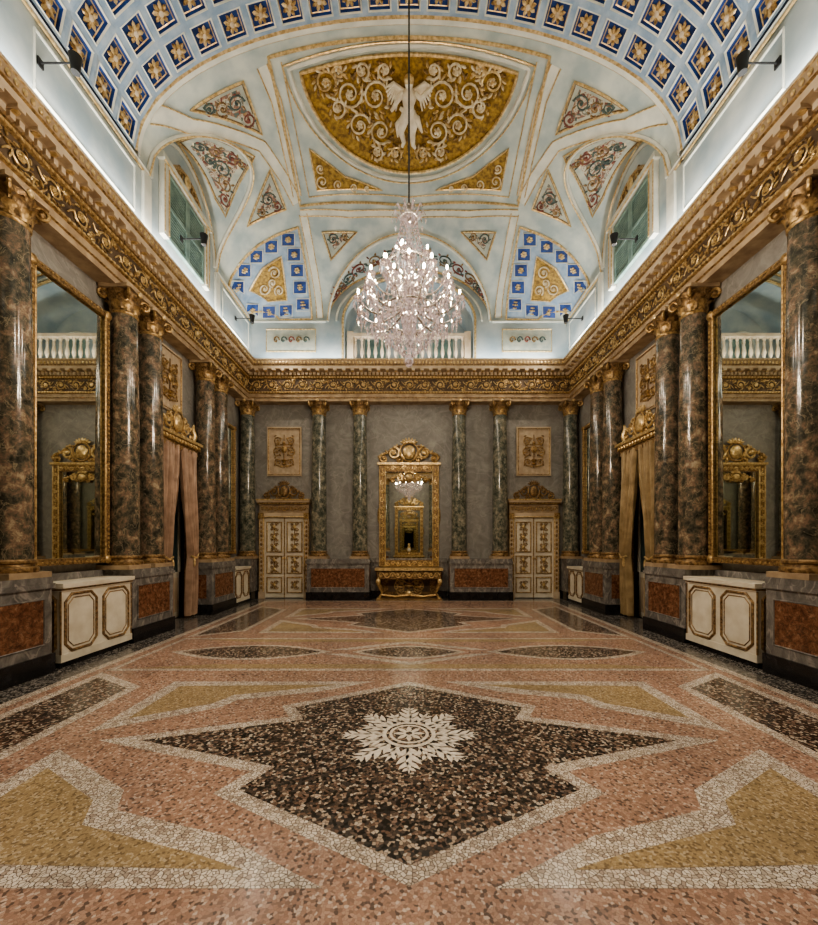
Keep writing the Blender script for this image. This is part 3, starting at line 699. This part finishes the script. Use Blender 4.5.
# ---- end doors
def door_mesh():
    M=MB()
    M.box(-.60,.60,-.06,-.002,0.02,2.42,WHITE)
    M.box(-.014,.014,-.085,0-.002,0.02,2.42,GOLD)
    for s in (-1,1):
        for z0,z1 in ((.16,.64),(.74,1.28),(1.38,2.30)):
            x0,x1=sorted((s*.07,s*.54)); frame(M,x0,x1,z0,z1,.03,-.085,-.05,GOLD,GOLDL)
            cz=(z0+z1)/2; hh=(z1-z0); xc=(x0+x1)/2
            M.tube([(xc,-.08,z0+.12),(xc,-.08,z1-.12)],.014,GOLD,5)
            nz=max(1,int(hh/.26))
            for j in range(nz):
                zz=z0+hh*(j+.5)/nz
                M.ell((xc,-.09,zz),(.05,.02,.06),GOLDL,8,4)
                for t in (-1,1):
                    M.spiral(xc+t*.065,zz+.07,.045,1.2,t,0,-.08,GOLD,.014); M.spiral(xc+t*.065,zz-.07,.045,1.2,-t,0,-.08,GOLD,.014)
        x0,x1=sorted((s*.60,s*.75))
        M.box(x0,x1,-.13,-.002,0,2.5,CREAM); M.box(x0-.01,x1+.01,-.15,-.002,0,.2,CREAM)
        M.tube([(s*.615,-.13,.2),(s*.615,-.13,2.45)],.02,GOLDL,6); M.tube([(s*.735,-.13,.2),(s*.735,-.13,2.45)],.014,GOLD,6)
        M.ell((s*.03,-.10,1.2),(.02,.03,.04),GOLDL,8,5)
        for k in range(16): M.ell((s*.675,-.135,.32+k*.13),(.034,.02,.05),GOLD if k%2 else OLDG,6,4)
        M.box(min(s*.60,s*.76),max(s*.60,s*.76),-.17,-.002,2.38,2.56,GOLD)
    M.box(-.75,.75,-.13,-.002,2.42,2.56,CREAM); M.tube([(-.6,-.13,2.44),(.6,-.13,2.44)],.02,GOLDL,6)
    M.box(-.74,.74,-.11,-.002,2.56,2.82,TAN)
    for k in range(-5,6): M.spiral(k*.125,2.69,.06,1.2,1 if k%2 else -1,0,-.12,GOLD,.018)
    M.box(-.77,.77,-.18,-.002,2.82,2.87,GOLD); M.box(-.79,.79,-.22,-.002,2.87,2.93,CREAM); M.box(-.80,.80,-.24,-.002,2.93,2.97,GOLDL)
    crest(M,1.25,.55,2.96,-.10,OLDG,OLDG,.034)
    return M
dm=door_mesh().obj('door_1',WT('back',-3.745))
place(dm.data,'door_2',WT('back',3.745)); place(dm.data,'door_3',WT('near',-3.745)); place(dm.data,'door_4',WT('near',3.745))
# ---- big side mirrors
def big_mirror(w,h,dp):
    M=MB(); a=w/2
    M.box(-a+.05,a-.05,-.05,-.02,.05,h-.05,MIR)
    frame(M,-a,a,0,h,.09,-.09,dp,OLDG)
    M.tube([(-a+.09,-.085,.09),(a-.09,-.085,.09),(a-.09,-.085,h-.09),(-a+.09,-.085,h-.09)],.014,GOLD,6,True)
    n=int(h/.07)
    for i in range(n):
        z=h*(i+.5)/n
        for s in (-1,1): M.ell((s*(a-.035),-.095,z),(.02,.016,.026),GOLD,6,3)
    n=int(w/.07)
    for i in range(n):
        x=-a+w*(i+.5)/n
        for z in (.035,h-.035): M.ell((x,-.095,z),(.026,.016,.02),GOLD,6,3)
    for s in (-1,1):
        for z in (.05,h-.05): M.ell((s*(a-.045),-.1,z),(.07,.03,.07),GOLD,8,5)
    return M
bm_=big_mirror(1.38,4.02,.09).obj('wall_mirror',WT('left',5.80,0.11,1.32)); place(bm_.data,'wall_mirror.001',WT('right',5.80,0.11,1.32))
sm_=big_mirror(.95,3.6,.01).obj('pier_mirror',WT('left',10.93,0.02,1.35)); place(sm_.data,'pier_mirror.001',WT('right',10.93,0.02,1.35))
# ---- ornate end mirror and console
def ornate_mirror():
    M=MB(); a=.90; h=3.05
    M.box(-a+.2,a-.2,-.06,-.03,.2,h-.15,MIR)
    frame(M,-a,a,0,h,.20,-.12,0,OLDG)
    for x in (-a+.02,-a+.185): 
        M.tube([(x,-.125,.02),(-x,-.125,.02),(-x,-.125,h-.02),(x,-.125,h-.02)],.022,GOLDL,6,True)
    for s in (-1,1):
        for k in range(11):
            z=.22+k*.255; M.spiral(s*(a-.10),z,.06,1.2,1 if k%2 else -1,pi/2,-.13,GOLDL,.02); M.ell((s*(a-.1),-.135,z+.12),(.03,.02,.06),GOLD,6,4)
        M.ell((s*a,-.08,h*.5),(.05,.05,.25),GOLD,8,6)
    for k in range(-4,5):
        M.spiral(k*.16,h-.10,.06,1.2,1 if k%2 else -1,0,-.13,GOLDL,.02); M.spiral(k*.16,.10,.06,1.2,1 if k%2 else -1,0,-.13,GOLDL,.02)
    M.box(-a-.05,a+.05,-.16,0,h,h+.07,GOLDL)
    crest(M,1.9,.72,h+.05,-.12,GOLD,GOLDL,.05)
    crest(M,1.2,.34,h-.52,-.12,GOLD,GOLDL,.03)
    return M
om=ornate_mirror().obj('gilt_pier_glass',WT('back',0,.003,.95)); place(om.data,'gilt_pier_glass.001',WT('near',0,.003,.95))
def console():
    M=MB()
    M.box(-.98,.98,-.52,0,.86,.93,GOLDL); M.box(-.96,.96,-.50,0,.84,.86,BLACK)
    M.box(-.92,.92,-.46,0,.62,.84,OLDG)
    for k in range(-5,6): M.spiral(k*.16,.73,.07,1.2,1 if k%2 else -1,0,-.47,GOLDL,.022)
    M.box(-.80,.80,-.06,0,.12,.62,OLDG); M.box(-.62,.62,-.07,-.05,.2,.56,FRZ)
    relief(M,1.0,.4,.38,-.09,GOLDL,GOLD,.02)
    for s in (-1,1):
        for yy in (-.42,-.08):
            M.tube([(s*.86,yy,.64),(s*.90,yy-.02,.52),(s*.84,yy,.36),(s*.78,yy,.22),(s*.83,yy-.01,.12),(s*.88,yy-.02,.03)],[.06,.065,.045,.03,.035,.045],GOLD,8)
            M.ell((s*.88,yy-.02,.04),(.06,.06,.04),GOLDL,8,5); M.ell((s*.89,yy-.04,.55),(.07,.05,.08),GOLDL,8,5)
    M.tube([(-.8,-.40,.16),(-.4,-.36,.10),(0,-.34,.14),(.4,-.36,.10),(.8,-.40,.16)],.035,GOLD,8); M.ell((0,-.34,.19),(.1,.06,.08),GOLDL,8,5)
    M.box(-.95,.95,-.5,0,0,.05,OLDG)
    return M
co=console().obj('console_table',WT('back',0,.11)); place(co.data,'console_table.001',WT('near',0,.06))
M=MB(); M.box(-.25,.25,-.13,.13,.0,.10,GOLD); M.lathe([(.13,.1),(.08,.19),(.12,.32),(.13,.47),(.08,.57),(.05,.62)],GOLD,14); M.ell((0,-.11,.37),(.11,.04,.11),WHITE,14,6); M.ell((0,0,.69),(.08,.07,.1),GOLDL,10,6)
M.obj('mantel_clock',WT('near',0,.41,.931))
# ---- radiator cabinets
def cabinet(w,d,h,npan):
    M=MB(); a=w/2
    M.box(-a+.02,a-.02,-d+.03,0,0,.08,BLACK); M.box(-a,a,-d,0,.08,h-.1,WHITE); M.box(-a-.01,a+.01,-d-.02,0,h-.1,h-.06,WHITE); M.box(-a-.02,a+.02,-d-.05,0,h-.06,h,WHITE)
    M.tube([(-a-.01,0,h-.08),(-a-.01,-d-.02,h-.08),(a+.01,-d-.02,h-.08),(a+.01,0,h-.08)],.012,OLDG,6)
    M.box(-a-.01,a+.01,-d-.015,0,.08,.18,WHITE)
    def octp(cx,cz,hw,hh,c,fn):
        pts=[(cx-hw+c,cz-hh),(cx+hw-c,cz-hh),(cx+hw,cz-hh+c),(cx+hw,cz+hh-c),(cx+hw-c,cz+hh),(cx-hw+c,cz+hh),(cx-hw,cz+hh-c),(cx-hw,cz-hh+c)]
        M.tube([fn(*p) for p in pts],.02,OLDG,6,True)
        pts=[(cx+(x-cx)*.82,cz+(z-cz)*.86) for x,z in pts]; M.tube([fn(*p) for p in pts],.008,OLDG,5,True)
    pw=w/npan
    for k in range(npan): octp(-a+pw*(k+.5),(h+.06)/2,pw*.40,h*.34,.10,lambda x,z:(x,-d-.004,z))
    for s in (-1,1):
        octp(-d/2,(h+.06)/2,d*.36,h*.34,.06,lambda x,z:(s*(a+.004),x,z))
        M.tube([(s*a,-d,.18),(s*a,-d,h-.1)],.012,OLDG,6)
    return M
cb=cabinet(1.30,.46,1.10,2).obj('radiator_cabinet',WT('left',5.80,.105))
place(cb.data,'radiator_cabinet.001',WT('right',5.80,.105))
cs=cabinet(.95,.40,1.0,2).obj('radiator_cabinet.002',WT('left',10.90,.105)); place(cs.data,'radiator_cabinet.003',WT('right',10.90,.105))
# ---- curtained doorways
def curtains(cm_):
    M=MB()
    for s in (-1,1):
        x0,x1=sorted((s*.60,s*.70)); M.box(x0,x1,-.10,0,0,3.8,OLDG); M.tube([(s*.615,-.1,0),(s*.615,-.1,3.75)],.014,GOLD,6)
    M.box(-.74,.74,-.30,0,3.72,3.82,GOLD); M.box(-.78,.78,-.34,0,3.82,3.88,GOLDL); M.box(-.70,.70,-.26,0,3.60,3.72,OLDG)
    for k in range(-6,7): M.ell((k*.11,-.31,3.77),(.04,.025,.04),GOLDL,7,4)
    crest(M,1.35,.62,3.87,-.20,GOLD,GOLDL,.035)
    for s in (-1,1): M.tube([(s*.6,-.2,3.9),(s*.66,-.2,4.05),(s*.6,-.2,4.2),(s*.64,-.2,4.3)],[.05,.06,.04,.02],GOLDL,7)
    for s in (-1,1):
        nu,nz=64,46; vs=[]
        for j in range(nz+1):
            z=3.66-j/nz*3.60
            if z>1.35:
                t=(3.66-z)/(3.66-1.35); inn=.02+.34*t**1.5
            else:
                t=(1.35-z)/1.35; inn=.36-.10*sin(t*pi/2)
            out_=.68-.02*t; fold=.045+.02*(1-abs(1.35-z)/2.4)
            for i in range(nu+1):
                u=i/nu; x=inn+(out_-inn)*u
                y=-.25+fold*sin(u*2*pi*5.5+.6*sin(z*1.3))+.018*sin(u*23+z*2)
                vs.append((s*x,y,z))
        fs=[(j*(nu+1)+i,j*(nu+1)+i+1,(j+1)*(nu+1)+i+1,(j+1)*(nu+1)+i) for j in range(nz) for i in range(nu)]
        M.add(vs,fs,cm_)
        M.tube([(s*.34,-.31,1.36),(s*.5,-.34,1.31),(s*.66,-.29,1.4),(s*.68,-.1,1.46)],.022,GOLDL,6); M.ell((s*.40,-.34,1.22),(.03,.03,.1),GOLDL,7,5)
    M.box(-.58,.58,.10,.14,0,1.0,WHITE); M.box(-.50,-.06,.085,.10,.12,.88,CREAM); M.box(.06,.50,.085,.10,.12,.88,CREAM); M.box(-.58,.58,.11,.14,1.0,3.5,GLASSD)
    for x in (-.57,0,.57): M.box(x-.03,x+.03,.08,.13,1.0,3.5,WHITE)
    return M
curtains(CURT).obj('curtained_doorway',WT('left',DC)); curtains(CURTG).obj('curtained_doorway.001',WT('right',DC))
# ------------------------------------------------------------------ floor
M=MB(); M.add([(-W-.8,YS,0),(W+.8,YS,0),(W+.8,YE,0),(-W-.8,YE,0)],[(0,1,2,3)],T_GREY); floor=M.obj('floor',smooth=False)
M=MB()
def inlay(poly,m,lv,mirror=True):
    for sx in ((1,-1) if mirror else (1,)):
        M.add([(x*sx,y,.0012*lv) for x,y in poly],[tuple(range(len(poly)))],m)
def offs(poly,d):
    n=len(poly); ar=sum(poly[i][0]*poly[(i+1)%n][1]-poly[(i+1)%n][0]*poly[i][1] for i in range(n)); sg=1 if ar>0 else -1
    out_=[]
    for i in range(n):
        p0=Vector(poly[i-1]);p1=Vector(poly[i]);p2=Vector(poly[(i+1)%n])
        e1=(p1-p0).normalized(); e2=(p2-p1).normalized()
        n1=Vector((-e1.y,e1.x))*sg; n2=Vector((-e2.y,e2.x))*sg
        b_=(n1+n2); k=1+n1.dot(n2); q=p1+b_*(d/max(k,.18)); out_.append((q.x,q.y))
    return out_
FX=3.98; FY0=-.3; FY1=11.35
def rect(x,y0,y1): return [(-x,y0),(x,y0),(x,y1),(-x,y1)]
inlay(rect(FX+.12,FY0-.12,FY1+.12),T_WHITE,1,False); inlay(rect(FX,FY0,FY1),T_PINK,2,False)
def star(cy,bw=.105):
    p=[(-2.54,0),(-1.12,-.45),(-1.26,-.70),(0,-1.40),(1.26,-.70),(1.12,-.45),(2.54,0),(1.12,.45),(1.26,.70),(0,1.40),(-1.26,.70),(-1.12,.45)]
    p=[(x,y+cy) for x,y in p]
    inlay(p,T_WHITE,3,False); inlay(offs(p,bw),T_DARK,4,False)
    for sy in (1,-1):
        t=[(-2.74,cy-sy*.14),(-1.86,cy-sy*.66),(-1.76,cy-sy*.86),(-1.02,cy-sy*1.07),(-.40,cy-sy*1.41),(-2.74,cy-sy*1.41)]
        inlay(t,T_WHITE,3); inlay(offs(t,bw*1.45),T_OCH,4)
    t=[(-3.85,cy-1.75),(-3.03,cy-1.25),(-3.03,cy+1.25),(-3.85,cy+1.75)]
    inlay(t,T_WHITE,3); inlay(offs(t,bw*1.05),T_DARK,4)
star(3.27); star(8.67,.09)
def lens(cx,cy,hx,hy):
    t=[i/12*2-1 for i in range(13)]
    return [(cx+hx*u,cy+hy*(1-u*u)) for u in t]+[(cx+hx*u,cy-hy*(1-u*u)) for u in t[-2:0:-1]]
t=rect(3.85,5.08,6.86); inlay(t,T_WHITE,3,False); inlay(offs(t,.08),T_PINK,4,False)
l=lens(0,5.97,.85,.36); inlay(l,T_WHITE,5,False); inlay(lens(0,5.97,.72,.29),T_DARK,6,False)
l=lens(-2.35,5.97,1.2,.42); inlay(l,T_WHITE,5); inlay(lens(-2.35,5.97,1.04,.34),T_DARK,6)
for y0 in (5.97,):
    for sy in (1,-1):
        t=[(-1.25,y0+sy*.1),(-.95,y0+sy*.1),(0,y0+sy*.52),(.95,y0+sy*.1),(1.25,y0+sy*.1),(0,y0+sy*.66)]
        inlay(t,T_WHITE,5,False)
        t=[(-3.6,y0+sy*.80),(3.6,y0+sy*.80),(2.6,y0+sy*.62),(-2.6,y0+sy*.62)]; inlay(t,T_OCH,5,False)
# lacy snowflake rosette
cyr=3.36
def rh(r0,a0,ln,w,a,m,lv):
    """leaf-shaped tessera starting at polar (r0,a0) pointing along a"""
    bx,by=r0*cos(a0),cyr+r0*sin(a0); L_=[]
    for t,ww in ((0,.15),(.2,.8),(.45,1),(.7,.7),(.88,.3),(1,0)): L_.append((ln*t,w*ww))
    L_=L_+[(r,-ww) for r,ww in L_[-2::-1]]
    inlay([(bx+r*cos(a)-ww*sin(a),by+r*sin(a)+ww*cos(a)) for r,ww in L_],m,lv,False)
for k in range(8):
    a=k*pi/4
    rh(.17,a,.41,.026,a,T_CREAMC,5)
    for s in (1,-1):
        rh(.22,a,.17,.026,a+s*.55,T_CREAMC,6+s); rh(.32,a,.17,.026,a+s*.6,T_CREAMC,6+s); rh(.42,a,.13,.022,a+s*.65,T_CREAMC,6+s); rh(.50,a,.07,.016,a+s*.8,T_CREAMC,6+s)
    a+=pi/8
    rh(.17,a,.30,.022,a,T_CREAMC,8)
    for s in (1,-1): rh(.25,a,.13,.020,a+s*.6,T_CREAMC,9+s); rh(.34,a,.10,.018,a+s*.7,T_CREAMC,9+s)
def disc(r,m,lv,n=40): inlay([(r*cos(2*pi*k/n),cyr+r*sin(2*pi*k/n)) for k in range(n)],m,lv,False)
disc(.225,T_CREAMC,11); disc(.19,T_DARK,12); disc(.165,T_CREAMC,13); disc(.14,T_DARK,14)
for k in range(8): rh(.035,k*pi/4,.10,.022,k*pi/4,T_CREAMC,15)
disc(.05,T_CREAMC,16); disc(.028,T_DARK,17)
M.obj('floor_inlay',parent=floor,smooth=False)
# ------------------------------------------------------------------ chandelier
CY=4.8
ch=bpy.data.objects.new('crystal_chandelier',None); scene.collection.objects.link(ch); ch.location=(0,CY,0)
M=MB()
M.tube([(0,0,5.7),(0,0,10.5)],.012,IRON,6); M.lathe([(.0,10.50),(.12,10.48),(.08,10.38),(.02,10.34)],IRON,12)
M.lathe([(.02,5.7),(.05,5.66),(.02,5.62),(.02,5.5)],SILV,12)
for z,r in ((5.52,.10),(4.93,.27),(4.62,.20),(4.36,.36)):
    M.tube([(r*cos(2*pi*k/24),r*sin(2*pi*k/24),z) for k in range(24)],.012,SILV,6,True)
M.obj('frame',parent=ch)
M=MB(); C=MB()
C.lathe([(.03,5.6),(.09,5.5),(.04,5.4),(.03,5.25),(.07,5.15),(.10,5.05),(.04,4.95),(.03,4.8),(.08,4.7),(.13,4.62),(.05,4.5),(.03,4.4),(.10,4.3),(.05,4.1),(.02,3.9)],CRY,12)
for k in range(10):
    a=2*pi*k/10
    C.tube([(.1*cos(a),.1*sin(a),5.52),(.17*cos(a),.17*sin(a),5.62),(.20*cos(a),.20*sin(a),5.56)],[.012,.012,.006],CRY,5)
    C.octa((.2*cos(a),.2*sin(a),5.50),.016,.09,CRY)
for k in range(18):
    a=2*pi*k/18
    for i in range(12):
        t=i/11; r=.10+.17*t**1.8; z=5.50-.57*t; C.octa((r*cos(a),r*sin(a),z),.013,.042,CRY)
for k in range(24):
    a=2*pi*k/24
    for i in range(13):
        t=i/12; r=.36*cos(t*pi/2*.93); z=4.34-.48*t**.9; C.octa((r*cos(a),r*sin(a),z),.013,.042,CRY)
C.ell((0,0,3.80),(.055,.055,.065),CRY,12,8)
lights=[]
def arm(a,z0,r,z1,r0=.06):
    ca,sa=cos(a),sin(a); pts=[]
    for i in range(14):
        t=i/13; rr=r0+(r-r0)*t; z=z0+(z1-z0)*t-.13*sin(t*pi)*(1-t*.3)+.02*sin(t*2*pi)
        pts.append((rr*ca,rr*sa,z))
    M.tube(pts,[.013-.005*i/13 for i in range(14)],SILV,6)
    x,y=r*ca,r*sa
    C.lathe([(.01,-.01),(.055,.015),(.06,.03),(.02,.02)],CRY,10,(x,y,z1)); 
    M.lathe([(.010,.02),(.010,.07),(.0,.072)],CREAM,8,(x,y,z1))
    M.ell((x,y,z1+.098),(.012,.012,.030),BULB,8,6)
    for k in range(8):
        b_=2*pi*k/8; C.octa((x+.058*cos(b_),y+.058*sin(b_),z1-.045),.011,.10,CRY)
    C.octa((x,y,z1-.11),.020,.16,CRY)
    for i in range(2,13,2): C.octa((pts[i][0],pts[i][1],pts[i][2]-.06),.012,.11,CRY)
    lights.append((x,y,z1+.10))
for k in range(12): arm(2*pi*(k+.5)/12,4.42,.61,4.44,.10)
for k in range(12): arm(2*pi*k/12,4.60,.50,4.66,.10)
for k in range(6): arm(2*pi*(k+.25)/6,4.80,.30,4.92,.06)
def garland(r,z,n,drop,off=0):
    for k in range(n):
        a0=2*pi*(k+off)/n;a1=2*pi*(k+1+off)/n
        for i in range(11):
            t=i/10; a=a0+(a1-a0)*t; rr=r*(cos((a1-a0)/2)/cos((t-.5)*(a1-a0))); C.octa((rr*cos(a),rr*sin(a),z-drop*4*t*(1-t)),.010,.030,CRY)
garland(.61,4.43,12,.14,.5); garland(.50,4.65,12,.12); garland(.30,4.92,6,.12,.25); garland(.36,4.34,12,.12); garland(.44,4.5,12,.1)
for r,z,n in ((.36,4.28,22),(.27,4.86,18),(.20,4.55,14),(.45,4.20,16),(.53,4.28,18),(.25,4.10,14),(.30,4.60,14)):
    for k in range(n):
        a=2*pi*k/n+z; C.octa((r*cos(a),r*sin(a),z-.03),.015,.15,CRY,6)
for k in range(6):
    a=2*pi*k/6; C.tube([(.1*cos(a),.1*sin(a),4.7),(.12*cos(a),.12*sin(a),4.95),(.20*cos(a),.20*sin(a),5.12),(.25*cos(a),.25*sin(a),5.05)],[.012,.012,.01,.006],CRY,5); C.octa((.25*cos(a),.25*sin(a),4.98),.02,.14,CRY)
M.obj('candles',parent=ch); C.obj('crystals',parent=ch,smooth=False)
# ------------------------------------------------------------------ spot fixtures
def spot_mesh():
    M=MB(); M.tube([(0,0,0),(0,-.42,0)],.012,IRON,6); M.box(-.04,.04,-.02,0,-.05,.05,IRON)
    M.lathe([(.0,-.10),(.05,-.10),(.055,-.02),(.075,.09),(.075,.10),(.065,.10),(.05,.04),(0,.04)],IRON,14,(0,-.45,-.02)); return M
M0=spot_mesh(); me=None; i=0
for sd in ('left','right'):
    for y in (5.03,7.92,10.7,2.1):
        T=WT(sd,y,.54 if y==7.92 else .405,7.66)
        if me is None: o=M0.obj('spotlight_fixture',T); me=o.data
        else: i+=1; place(me,'spotlight_fixture.%03d'%i,T)
# ------------------------------------------------------------------ lights
def area(name,loc,sx,sy,rot,e,c):
    l=bpy.data.lights.new(name,'AREA'); l.shape='RECTANGLE'; l.size=sx; l.size_y=sy; l.energy=e; l.color=c
    o=bpy.data.objects.new(name,l); scene.collection.objects.link(o); o.location=loc; o.rotation_euler=rot; return o
cool=(1.0,.985,.95); warm=(1,.85,.68)
for sx in (-1,1):
    area('cove_light',(sx*4.52,5.3,7.0),.10,12.0,(pi,sx*math.radians(28),0),160,cool)
area('cove_light',(0,11.60,7.0),8.6,.10,(math.radians(170),0,0),75,(.92,.97,1))
area('cove_light',(0,-1.0,7.0),8.6,.10,(math.radians(190),0,0),80,cool)
area('tribune_fill',(0,12.4,7.05),2.5,.2,(pi,0,0),6,cool)  # added fill lamp brightening the tribune niche, no fitting modelled
for sx in (-1,1):
    for y,en in ((5.03,360),(7.92,360),(10.7,130),(2.1,340)):
        l=bpy.data.lights.new('spot_lamp','SPOT'); l.energy=en; l.spot_size=math.radians(135); l.spot_blend=1; l.color=warm; l.shadow_soft_size=.06
        o=bpy.data.objects.new('spot_lamp',l); scene.collection.objects.link(o)
        p=Vector((sx*4.10,y,7.54)); o.location=p; d=Vector((-sx*2.0,y*.97 if y<9 else y+1.0,1.0))-p; o.rotation_euler=d.to_track_quat('-Z','Y').to_euler()
for k in (0,3,6,9,12,15,18,21,25,28):
    l=bpy.data.lights.new('candle_lamp','POINT'); l.energy=50; l.color=(1,.84,.66); l.shadow_soft_size=.02
    o=bpy.data.objects.new('candle_lamp',l); scene.collection.objects.link(o); x,y,z=lights[k]; o.location=(x*1.06,CY+y*1.06,z+.05)
w=bpy.data.worlds.new('World'); scene.world=w; w.use_nodes=True; w.node_tree.nodes['Background'].inputs[0].default_value=(.5,.6,.8,1); w.node_tree.nodes['Background'].inputs[1].default_value=.05
# ------------------------------------------------------------------ camera
cam=bpy.data.cameras.new('camera'); cam.sensor_width=36; cam.lens=F/925*36; cam.shift_y=82.5/925; cam.clip_start=.05
o=bpy.data.objects.new('camera',cam); scene.collection.objects.link(o); o.location=CAM; o.rotation_euler=(pi/2,0,0); scene.camera=o
